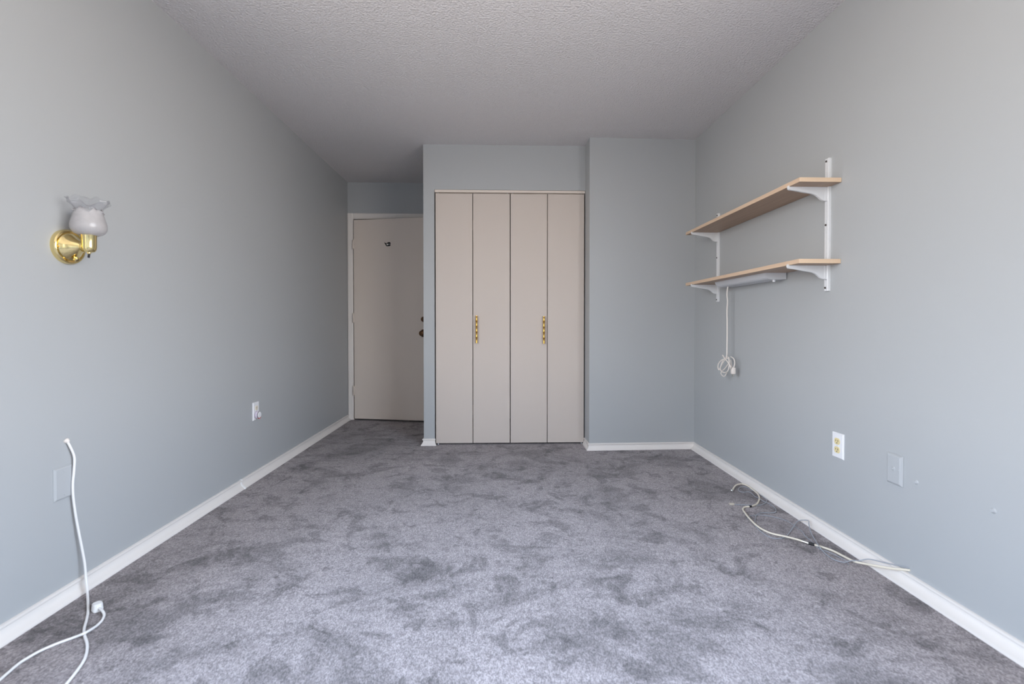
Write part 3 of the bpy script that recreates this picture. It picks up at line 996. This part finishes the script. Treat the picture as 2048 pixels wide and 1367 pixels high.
# ------------------------------------------------------------------ cables on the right
COAX = [(1.379, 2.670, 0.006), (1.401, 2.699, 0.008), (1.428, 2.730, 0.012), (1.458, 2.750, 0.014), (1.488, 2.762, 0.012), (1.506, 2.740, 0.010), (1.508, 2.691, 0.007), (1.498, 2.609, 0.006), (1.466, 2.539, 0.008), (1.423, 2.481, 0.005), (1.385, 2.450, 0.005), (1.354, 2.434, 0.006), (1.327, 2.431, 0.005), (1.300, 2.405, 0.005), (1.282, 2.355, 0.008), (1.262, 2.262, 0.0095), (1.256, 2.174, 0.0095), (1.276, 2.112, 0.0095), (1.322, 2.078, 0.0095), (1.364, 2.050, 0.007), (1.383, 2.025, 0.0062), (1.398, 2.011, 0.006), (1.412, 2.002, 0.005), (1.429, 1.988, 0.004), (1.453, 1.948, 0.005), (1.464, 1.894, 0.006), (1.470, 1.849, 0.010), (1.486, 1.815, 0.018), (1.502, 1.775, 0.030), (1.524, 1.730, 0.044), (1.538, 1.700, 0.056), (1.551, 1.680, 0.063)]
t = thing('coaxial_cable', 'thick cream coaxial cable snaking along the right baseboard', 'cable', (1.36, 2.2, 0))
bm = B()
tube(bm, COAX, 0.0042, 10, zmin=0.0042)
obj('lead', bm, 'coax', t, smooth='all')
bm = B()
lathe(bm, [(0, -0.004), (0.0045, -0.004), (0.005, 0.004), (0.0065, 0.0045), (0.0065, 0.016), (0.004, 0.017), (0.004, 0.019), (0, 0.019)], (1.379, 2.668, 0.0075), Vector((-0.75, -0.66, 0.05)), 6)
tag(obj('connector', bm, 'steel', t), 'nickel screw connector')
for p0, p1, rr in (((1.364, 2.438, 0.0062), (1.349, 2.4335, 0.0062), 0.0058), ((1.391, 2.0175, 0.0062), (1.409, 2.004, 0.0062), 0.0062)):
    bm = B()
    tube(bm, [p0, p1], rr, 12, 2)
    tag(obj('tape_band', bm, 'black', t, smooth=True), 'black tape band')
bm = B()
tube(bm, [(1.375, 2.0365, 0.0066), (1.391, 2.0175, 0.0064)], 0.0056, 12, 2)
tag(obj('connector', bm, 'steel', t, smooth=True), 'metal joining sleeve')

GREY = [(1.551, 1.684, 0.069), (1.544, 1.702, 0.066), (1.537, 1.723, 0.060), (1.526, 1.765, 0.048), (1.506, 1.820, 0.034), (1.480, 1.840, 0.017), (1.456, 1.850, 0.013), (1.428, 1.852, 0.006), (1.407, 1.879, 0.003), (1.405, 1.918, 0.003), (1.410, 1.960, 0.006), (1.416, 1.992, 0.0125), (1.439, 2.039, 0.006), (1.470, 2.115, 0.010), (1.503, 2.178, 0.020), (1.5165, 2.200, 0.027), (1.507, 2.225, 0.020), (1.485, 2.235, 0.010), (1.423, 2.171, 0.012), (1.377, 2.129, 0.006), (1.338, 2.094, 0.0025), (1.298, 2.074, 0.0025), (1.267, 2.077, 0.0025), (1.252, 2.099, 0.0025), (1.248, 2.145, 0.0025), (1.258, 2.211, 0.0025), (1.287, 2.264, 0.003), (1.336, 2.336, 0.003), (1.381, 2.359, 0.003), (1.423, 2.356, 0.003), (1.451, 2.362, 0.004), (1.473, 2.395, 0.004), (1.486, 2.439, 0.003), (1.484, 2.485, 0.003), (1.474, 2.518, 0.003), (1.462, 2.534, 0.0115), (1.465, 2.580, 0.004), (1.473, 2.625, 0.003), (1.470, 2.655, 0.003), (1.435, 2.650, 0.003), (1.422, 2.673, 0.003), (1.440, 2.711, 0.003), (1.470, 2.736, 0.003), (1.494, 2.738, 0.003), (1.498, 2.702, 0.005), (1.506, 2.643, 0.004), (1.507, 2.606, 0.004), (1.507, 2.567, 0.004), (1.500, 2.524, 0.004), (1.471, 2.486, 0.004), (1.430, 2.462, 0.0025), (1.394, 2.462, 0.0025), (1.361, 2.462, 0.0025), (1.319, 2.468, 0.0025), (1.286, 2.472, 0.0025)]
t = thing('telephone_cable', 'thin grey telephone cable tangled around the cream coaxial cable', 'cable', (1.40, 2.2, 0))
bm = B()
tube(bm, GREY, 0.0021, 8, zmin=0.0021)
obj('lead', bm, 'grey_cable', t, smooth='all')
bm = B()
box(bm, 1.262, 1.287, 2.466, 2.478, 0.0005, 0.010, 0.002)
tag(obj('modular_plug', bm, 'beige', t, smooth=True), 'beige plug at the far end')
THIN = [(1.262, 2.292, 0.003), (1.286, 2.316, 0.003), (1.314, 2.328, 0.003), (1.358, 2.330, 0.0025), (1.397, 2.313, 0.003), (1.436, 2.276, 0.003), (1.449, 2.232, 0.003), (1.446, 2.180, 0.0025), (1.444, 2.136, 0.003), (1.430, 2.095, 0.002), (1.422, 2.030, 0.002), (1.410, 1.978, 0.002), (1.432, 1.945, 0.002), (1.445, 1.906, 0.002), (1.449, 1.873, 0.002), (1.440, 1.842, 0.002)]
bm = B()
tube(bm, THIN, 0.0016, 8, zmin=0.0016)
tag(obj('loose_wire', bm, 'grey_cable', smooth='all'), 'very thin loose grey wire curving over the carpet beside the cream cable', 'wire')
